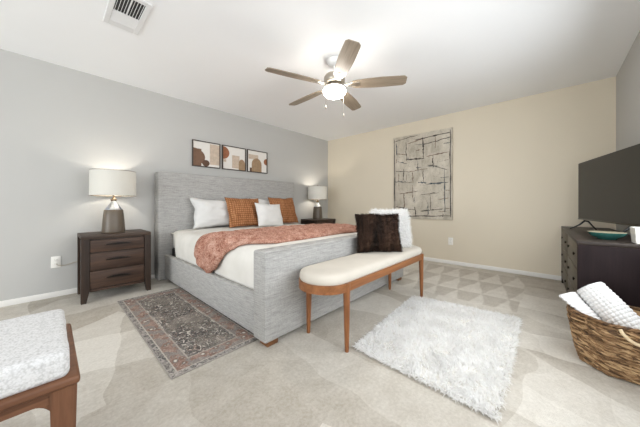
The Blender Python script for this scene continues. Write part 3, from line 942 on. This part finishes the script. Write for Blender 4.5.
for k in range(8):
    a = k*pi/4
    bm = bmesh.new()
    tube(bm, [((oct_r(a, bas_R(z), .75)+0.004)*cos(a), (oct_r(a, bas_R(z), .75)+0.004)*sin(a), z) for z in [0.01+0.29*i/10 for i in range(11)]], 0.0055, 6)
    mobj('rib', bm, M_wicker, bk, 60)
for a0 in (pi*1.04, pi*0.04):
    pts = []
    for i in range(15):
        t = i/14; a = a0-0.30+0.60*t; dip = sin(pi*t)**0.7
        R = oct_r(a, bas_R(0.29), .75)+0.014+0.016*dip
        pts.append((R*cos(a), R*sin(a), 0.300-0.058*dip))
    bm = tube(bmesh.new(), pts, 0.0085, 8)
    mobj('handle', bm, M_rope, bk, 180)

# rolled waffle throw leaning in the basket
P0 = Vector((2.290, -0.360, 0.215)); P1 = Vector((2.394, -0.184, 0.426))
ax = (P1-P0); AL = ax.length; ax.normalize()
su = ax.cross(Vector((0, 0, 1))).normalized(); sv = su.cross(ax).normalized()
bm = bmesh.new(); NA, NT, NE = 100, 330, 60; g = []
turns = 2.7
for i in range(NA+1):
    row = []; f = i/NA; l = AL*f
    for j in range(NT+NE+1):
        waf_l = abs(sin(pi*l/0.021+0.6*fnoise(j*.02, l*6, 4)))
        if j <= NT:
            q = j/NT; th = -pi*0.64+(1-q)*turns*2*pi
            r = 0.016+0.0245*q*turns+0.006*(1-f)
            arc = q*turns*2*pi*0.075
            w = 0.0070*waf_l*abs(sin(pi*arc/0.021)) if q > 0.5 else 0
            r += w+0.004*fnoise(l*10, th*0.5, 1)
            p = P0+ax*(l+(0.014*(1-q) if i == NA else 0))+(su*cos(th)+sv*sin(th))*r
            if j == NT: pe = p; td = -(su*-sin(th)+sv*cos(th)); nd = su*cos(th)+sv*sin(th)
        else:
            e = (j-NT)/NE; d = 0.165*(0.25+0.75*f**1.1)*e
            w = 0.0045*waf_l*abs(sin(pi*(d+0.003)/0.021))
            p = pe+td*d+nd*(-0.020*sin(pi*e)+0.055*e*e*f+w*0.7)
        row.append(bm.verts.new(p))
    g.append(row)
for i in range(NA):
    for j in range(NT+NE): bm.faces.new((g[i][j], g[i+1][j], g[i+1][j+1], g[i][j+1]))
for v in bm.verts: v.co -= P0
ro = mobj('rolled_throw', bm, M_waffle, None, 180, P0)
sd = ro.modifiers.new('thick', 'SOLIDIFY'); sd.thickness = 0.012; sd.offset = 0
tag(ro, 'rolled white waffle throw leaning out of the woven basket', 'throw blanket')

# ------------------------------------------------------------------ ceiling fan
fan = thing('ceiling_fan', 'five-blade ceiling fan with a lit globe over the bed', 'ceiling fan', (1.975, 1.62, H))
bm = lathe(bmesh.new(), [(0.078, 0.0), (0.078, -0.012), (0.070, -0.035), (0.045, -0.056), (0.018, -0.062)], 36); mobj('canopy', bm, M_whitem, fan, 50)
bm = lathe(bmesh.new(), [(0.0125, -0.055), (0.0125, -0.14)], 16); mobj('downrod', bm, M_whitem, fan, 50)
bm = lathe(bmesh.new(), [(0.018, -0.125), (0.035, -0.132), (0.060, -0.140), (0.094, -0.158), (0.106, -0.178), (0.106, -0.222), (0.094, -0.240), (0.060, -0.252), (0.060, -0.262), (0.080, -0.268), (0.098, -0.274), (0.100, -0.292), (0.085, -0.296)], 44)
mobj('motor_housing', bm, M_nickel, fan, 45)
bm = lathe(bmesh.new(), [(0.100, -0.290), (0.112, -0.300), (0.116, -0.318), (0.110, -0.340), (0.092, -0.360), (0.060, -0.374), (0.02, -0.380), (0.002, -0.381)], 44)
mobj('light_globe', bm, M_globe, fan, 60)
def blade_outline():
    P = []; r0, r1 = 0.17, 0.705
    top = []
    for i in range(25):
        t = i/24; r = r0+(r1-r0)*t
        w = 0.050+0.020*sin(min(1, t/0.6)*pi/2)-0.008*max(0, t-0.6)/0.4
        if t > 0.93: w *= sqrt(max(0.0, 1-((t-0.93)/0.07)**2))*0.35+0.65
        if t < 0.10: w *= 0.62+0.38*sqrt(1-((0.10-t)/0.10)**2)
        top.append((r, w))
    return top+[(a, -b) for a, b in top[::-1]]
for k in range(5):
    a = radians(15.2+72*k)
    bm = prism(bmesh.new(), blade_outline(), -0.004, 0.004, 'z')
    bmesh.ops.rotate(bm, cent=(0, 0, 0), matrix=Matrix.Rotation(radians(-13), 3, 'X'), verts=bm.verts[:])
    bl = mobj('blade', bm, M_blade, fan, 30, (0, 0, -0.258)); bl.rotation_euler = (0, 0, a)
    bm = bmesh.new()
    tube(bm, [(0.085, 0, 0.012), (0.12, 0.0, 0.004), (0.155, 0.010, -0.010), (0.21, 0.016, -0.012)], [0.010, 0.009, 0.008, 0.006], 8)
    tube(bm, [(0.12, 0, 0.004), (0.155, -0.016, -0.003), (0.215, -0.020, -0.002)], [0.009, 0.008, 0.006], 8)
    box(bm, 0.165, 0.255, -0.030, 0.030, -0.0085, -0.0035, 0.002, 1, Matrix.Rotation(radians(-13), 4, 'X'))
    mobj('blade_arm', bm, M_nickel, bl, 40)
for (dx, dy, L) in ((-0.085, 0.045, 0.225), (0.055, -0.075, 0.30)):
    bm = bmesh.new(); n = int((L-0.03)/0.012)
    tube(bm, [(dx, dy, -0.28), (dx, dy, -0.28-L+0.03)], 0.0012, 6)
    lathe(bm, [(0.001, 0.0), (0.006, -0.006), (0.0075, -0.02), (0.006, -0.03), (0.001, -0.034)], 12, (dx, dy, -0.28-L+0.032))
    mobj('pull_chain', bm, M_nickel, fan, 60)

# ------------------------------------------------------------------ ceiling vent
vt = thing('air_vent', 'white ceiling air vent with dark louvres above the left nightstand', 'vent', (0.405, 2.385, H))
hx, hy = 0.115, 0.235; bm = bmesh.new()
for x0, x1, y0, y1 in ((-hx, -hx+0.035, -hy, hy), (hx-0.035, hx, -hy, hy), (-hx+.035, hx-.035, -hy, -hy+0.04), (-hx+.035, hx-.035, hy-0.075, hy), (-hx+.035, hx-.035, 0.02, 0.035)):
    box(bm, x0, x1, y0, y1, -0.011, 0.0, 0.003, 1)
mobj('vent_frame', bm, M_vent, vt)
mobj('duct', B(-hx+0.034, hx-0.034, -hy+0.039, hy-0.074, -0.0025, -0.0005), M_ventdark, vt)
for k in range(9):
    x = -0.072+k*0.018
    bm = B(x-0.0011, x+0.0011, -hy+0.04, 0.022, -0.008, -0.002) if k != 4 else B(x-0.004, x+0.004, -hy+0.04, 0.022, -0.011, -0.002)
    mobj('louvre', bm, M_vent, vt)
for k in range(8):
    y = 0.045+k*0.015
    bm = bmesh.new(); box(bm, -hx+0.035, hx-0.035, -0.009, 0.009, -0.0008, 0.0008, 0, 1, Matrix.Translation((0, y, -0.0065)) @ Matrix.Rotation(radians(-20), 4, 'X'))
    mobj('louvre', bm, M_vent, vt)

# ------------------------------------------------------------------ framed prints over the bed
M_frame = plain('dark_bronze_frame', lin(66, 54, 44), 0.5)
M_paper = plain('off_white_paper', lin(226, 222, 216), 0.7, var=0.02)
def tone(name, c): return plain(name, c, 0.8, var=0.12, vs=26)
PT = {'a': tone('umber_paint', lin(122, 94, 76)), 'b': tone('rust_paint', lin(150, 98, 70)), 'c': tone('sand_paint', lin(198, 180, 162)), 'd': tone('ochre_paint', lin(158, 132, 104)), 'e': tone('dark_umber_paint', lin(96, 72, 58))}
def blob(kind, x, z, w, h):
    if kind == 'rect': return [(x, z), (x+w, z), (x+w, z+h), (x, z+h)]
    n = 14
    if kind == 'arch': return [(x, z), (x+w, z)]+[(x+w/2+w/2*cos(pi*i/n), z+h*0.55+h*0.45*sin(pi*i/n)) for i in range(n+1)]
    if kind == 'left': return [(x+w*abs(cos(-pi/2+pi*i/n)), z+h/2+h/2*sin(-pi/2+pi*i/n)) for i in range(n+1)]
    if kind == 'right': return [(x+w-w*abs(cos(-pi/2+pi*i/n)), z+h/2+h/2*sin(-pi/2+pi*i/n)) for i in range(n+1)]
    if kind == 'disc': return [(x+w/2+w/2*cos(2*pi*i/20), z+h/2+h/2*sin(2*pi*i/20)) for i in range(20)]
def picture(x0, x1, label, shapes):
    cx = (x0+x1)/2; hw = (x1-x0)/2; z0, z1 = 1.525, 1.908; hz = (z1-z0)/2
    t = thing('picture_frame', label, 'picture', (cx, YL-0.001, (z0+z1)/2), 0, 'framed prints above the headboard')
    bm = bmesh.new(); f = 0.012
    for a, b, c, d in ((-hw, hw, hz-f, hz), (-hw, hw, -hz, -hz+f), (-hw, -hw+f, -hz+f, hz-f), (hw-f, hw, -hz+f, hz-f)):
        box(bm, a, b, -0.028, 0.0, c, d, 0.002, 1)
    mobj('frame', bm, M_frame, t)
    pr = mobj('print', B(-hw+f, hw-f, -0.014, -0.004, -hz+f, hz-f), M_paper, t)
    W_, H_ = 2*(hw-f), 2*(hz-f)
    for i, (kind, c, x, z, w, h) in enumerate(shapes):
        poly = [(-hw+f+px*W_, -hz+f+pz*H_) for px, pz in blob(kind, x, z, w, h)]
        bm = prism(bmesh.new(), poly, -0.0146-0.0004*i, -0.0138, 'y')
        mobj('painted_shape', bm, PT[c], pr, 20)
picture(1.402, 1.817, 'leftmost framed abstract print above the headboard, dark block at its left', [
    ('rect', 'c', 0.62, 0.10, 0.38, 0.86), ('left', 'a', 0.0, 0.0, 0.44, 0.72), ('rect', 'a', 0.0, 0.0, 0.30, 0.70), ('disc', 'e', 0.33, 0.0, 0.28, 0.27)])
picture(1.850, 2.262, 'middle framed abstract print above the headboard, rust half circle at upper left', [
    ('left', 'b', 0.0, 0.42, 0.28, 0.56), ('rect', 'c', 0.40, 0.06, 0.34, 0.58), ('arch', 'd', 0.70, 0.0, 0.30, 0.50), ('rect', 'c', 0.02, 0.30, 0.12, 0.12)])
picture(2.291, 2.700, 'rightmost framed abstract print above the headboard, tan arch in its middle', [
    ('rect', 'c', 0.04, 0.60, 0.50, 0.22), ('arch', 'd', 0.20, 0.0, 0.52, 0.66), ('right', 'b', 0.84, 0.38, 0.16, 0.32), ('rect', 'e', 0.10, 0.0, 0.10, 0.18)])

# ------------------------------------------------------------------ abstract canvas on the tan wall
ca = thing('canvas_painting', 'large abstract canvas of beige blocks and dark strokes on the tan wall', 'painting', (XF-0.001, 1.66, 1.46))
def canvas_mat():
    n = N('painted_canvas'); v = n.coord()
    a = n.noise(n.coord((1, 3.0, 1.6)), 3.0, 5, 0.65, 0.4); b = n.noise(v, 40, 4, 0.7); cells = n.noise(n.coord((1, 2.0, 2.0)), 1.6, 2)
    f = n.math('ADD', n.math('MULTIPLY', a, 0.6), n.math('MULTIPLY', cells, 0.35))
    c = n.ramp(f, [(0.30, lin(158, 150, 136)), (0.47, lin(192, 184, 169)), (0.64, lin(212, 204, 190))])
    c = n.mix(n.math('MULTIPLY', n.math('GREATER_THAN', b, 0.60), 0.35), c, lin(120, 112, 102))
    n.bump(n.math('ADD', b, a), 0.4, 0.006)
    return n.done(c, 0.7, 0, 0.25)
hw, hz = 0.505, 0.745
mobj('canvas', B(-0.034, 0.0, -hw, hw, -hz, hz, 0.004), canvas_mat(), ca)
def stroke_mat(name, c0, c1):
    n = N(name); v = n.coord(); return n.done(n.ramp(n.noise(v, 22, 4, 0.7), [(0.35, c0), (0.65, c1)]), 0.7, 0, 0.2)
SM = [stroke_mat('charcoal_strokes', lin(44, 41, 40), lin(112, 104, 96)), stroke_mat('rust_strokes', lin(84, 64, 54), lin(146, 126, 112)), stroke_mat('slate_strokes', lin(46, 60, 70), lin(120, 122, 122))]
# (x0,z0,x1,z1,width,material) in canvas fractions, x from the left edge as seen
ST = [(0.0, 0.95, 0.45, 0.985, .010, 0), (0.40, 0.93, 0.98, 0.95, .010, 0), (0.02, 0.98, 0.03, 0.05, .014, 0), (0.97, 0.98, 0.975, 0.03, .014, 0), (0.02, 0.02, 0.97, 0.045, .012, 0),
 (0.06, 0.93, 0.07, 0.78, .014, 2), (0.24, 0.92, 0.25, 0.70, .009, 0), (0.26, 0.71, 0.56, 0.70, .016, 0), (0.54, 0.95, 0.55, 0.70, .012, 0), (0.55, 0.86, 0.98, 0.90, .010, 0),
 (0.26, 0.90, 0.54, 0.93, .008, 1), (0.05, 0.80, 0.24, 0.77, .007, 1), (0.08, 0.70, 0.26, 0.66, .008, 2), (0.60, 0.72, 0.97, 0.74, .010, 1), (0.70, 0.72, 0.71, 0.58, .010, 0),
 (0.62, 0.62, 0.92, 0.55, .009, 0), (0.05, 0.58, 0.30, 0.56, .009, 0), (0.20, 0.60, 0.19, 0.46, .009, 0), (0.30, 0.56, 0.62, 0.58, .007, 1), (0.36, 0.56, 0.37, 0.42, .010, 1), (0.54, 0.56, 0.55, 0.42, .010, 0),
 (0.04, 0.45, 0.25, 0.44, .012, 2), (0.46, 0.43, 0.60, 0.41, .012, 2), (0.60, 0.40, 0.95, 0.41, .013, 2), (0.88, 0.56, 0.89, 0.08, .010, 2), (0.10, 0.30, 0.36, 0.31, .008, 1), (0.20, 0.30, 0.21, 0.10, .010, 1),
 (0.36, 0.40, 0.37, 0.20, .006, 1), (0.50, 0.28, 0.80, 0.30, .009, 0), (0.66, 0.30, 0.67, 0.10, .008, 0), (0.05, 0.14, 0.40, 0.10, .010, 0), (0.40, 0.14, 0.42, 0.03, .012, 0), (0.50, 0.09, 0.86, 0.12, .012, 0), (0.78, 0.22, 0.96, 0.24, .007, 1), (0.10, 0.55, 0.11, 0.34, .006, 1), (0.74, 0.95, 0.75, 0.80, .006, 1)]
rs = random.Random(3)
for k in range(26):
    xa, za = 0.05+0.85*rs.random(), 0.05+0.88*rs.random(); ln = 0.04+0.10*rs.random()
    if rs.random() < .6: ST.append((xa, za, min(.97, xa+ln*1.3), za+0.02*(rs.random()-.5), 0.004+0.006*rs.random(), rs.randrange(3)))
    else: ST.append((xa, za, xa+0.015*(rs.random()-.5), max(.03, za-ln), 0.004+0.006*rs.random(), rs.randrange(3)))
for (xa, za, xb, zb, w, mi) in ST:
    bm = bmesh.new(); n = 14; L, R_ = [], []
    sd_ = random.random()*50
    for i in range(n+1):
        t = i/n; y = hw-(xa+(xb-xa)*t)*2*hw; z = -hz+(za+(zb-za)*t)*2*hz
        y += 0.010*fnoise(t*5, sd_, 1); z += 0.010*fnoise(t*5, sd_, 7)
        ww = 2.4*w*(0.30+0.9*abs(fnoise(t*6, sd_, 3))*1.6)*(0.4+0.6*sin(pi*min(1, max(0, t*0.9+0.05))))
        dy, dz_ = -(zb-za)*hz, -(xb-xa)*hw*-1
        l = sqrt(((xb-xa)*hw)**2+((zb-za)*hz)**2); py, pz = (zb-za)*hz/l, (xb-xa)*hw/l
        y = max(-hw+.006, min(hw-.006, y)); z = max(-hz+.006, min(hz-.006, z))
        L.append(bm.verts.new((-0.0352, y+py*ww/2, z+pz*ww/2))); R_.append(bm.verts.new((-0.0352, y-py*ww/2, z-pz*ww/2)))
    for i in range(n): bm.faces.new((L[i], L[i+1], R_[i+1], R_[i]))
    r = bmesh.ops.extrude_face_region(bm, geom=bm.faces[:])
    bmesh.ops.translate(bm, vec=(0.0016, 0, 0), verts=[v for v in r['geom'] if isinstance(v, bmesh.types.BMVert)])
    mobj('paint_stroke', bm, SM[mi], ca, 30)

# ------------------------------------------------------------------ outlets and cord
def outlet(label, loc, rz, plug=False):
    t = thing('wall_outlet', label, 'outlet', loc, rz, None)
    mobj('plate', B(-0.036, 0.036, -0.006, 0.0, -0.060, 0.060, 0.003), M_plate, t)
    for sz in (-0.021, 0.021):
        s = mobj('socket', B(-0.017, 0.017, -0.0085, -0.005, sz-0.014, sz+0.014, 0.003), M_plate, t)
        bm = bmesh.new(); box(bm, -0.0085, -0.0055, -0.009, -0.008, sz-0.002, sz+0.008); box(bm, 0.0055, 0.0085, -0.009, -0.008, sz-0.002, sz+0.008)
        mobj('slots', bm, M_slot, s)
    return t
outlet('white wall outlet on the grey wall left of the nightstand', (0.050, YL, 0.365), 0)
outlet('white wall outlet low on the tan wall under the large canvas', (XF, 1.188, 0.37), radians(-90))
bm = tube(bmesh.new(), [(0.052, YL-0.008, 0.345), (0.056, YL-0.03, 0.340), (0.08, YL-0.018, 0.325), (0.12, YL-0.010, 0.322), (0.17, YL-0.010, 0.335), (0.21, YL-0.010, 0.345), (0.26, YL-0.009, 0.34)], 0.003, 6)
tag(mobj('power_cord', bm, plain('tan_cord', lin(186, 172, 152), 0.5), None, 60), 'thin tan cord running from the outlet behind the left nightstand', 'cord')
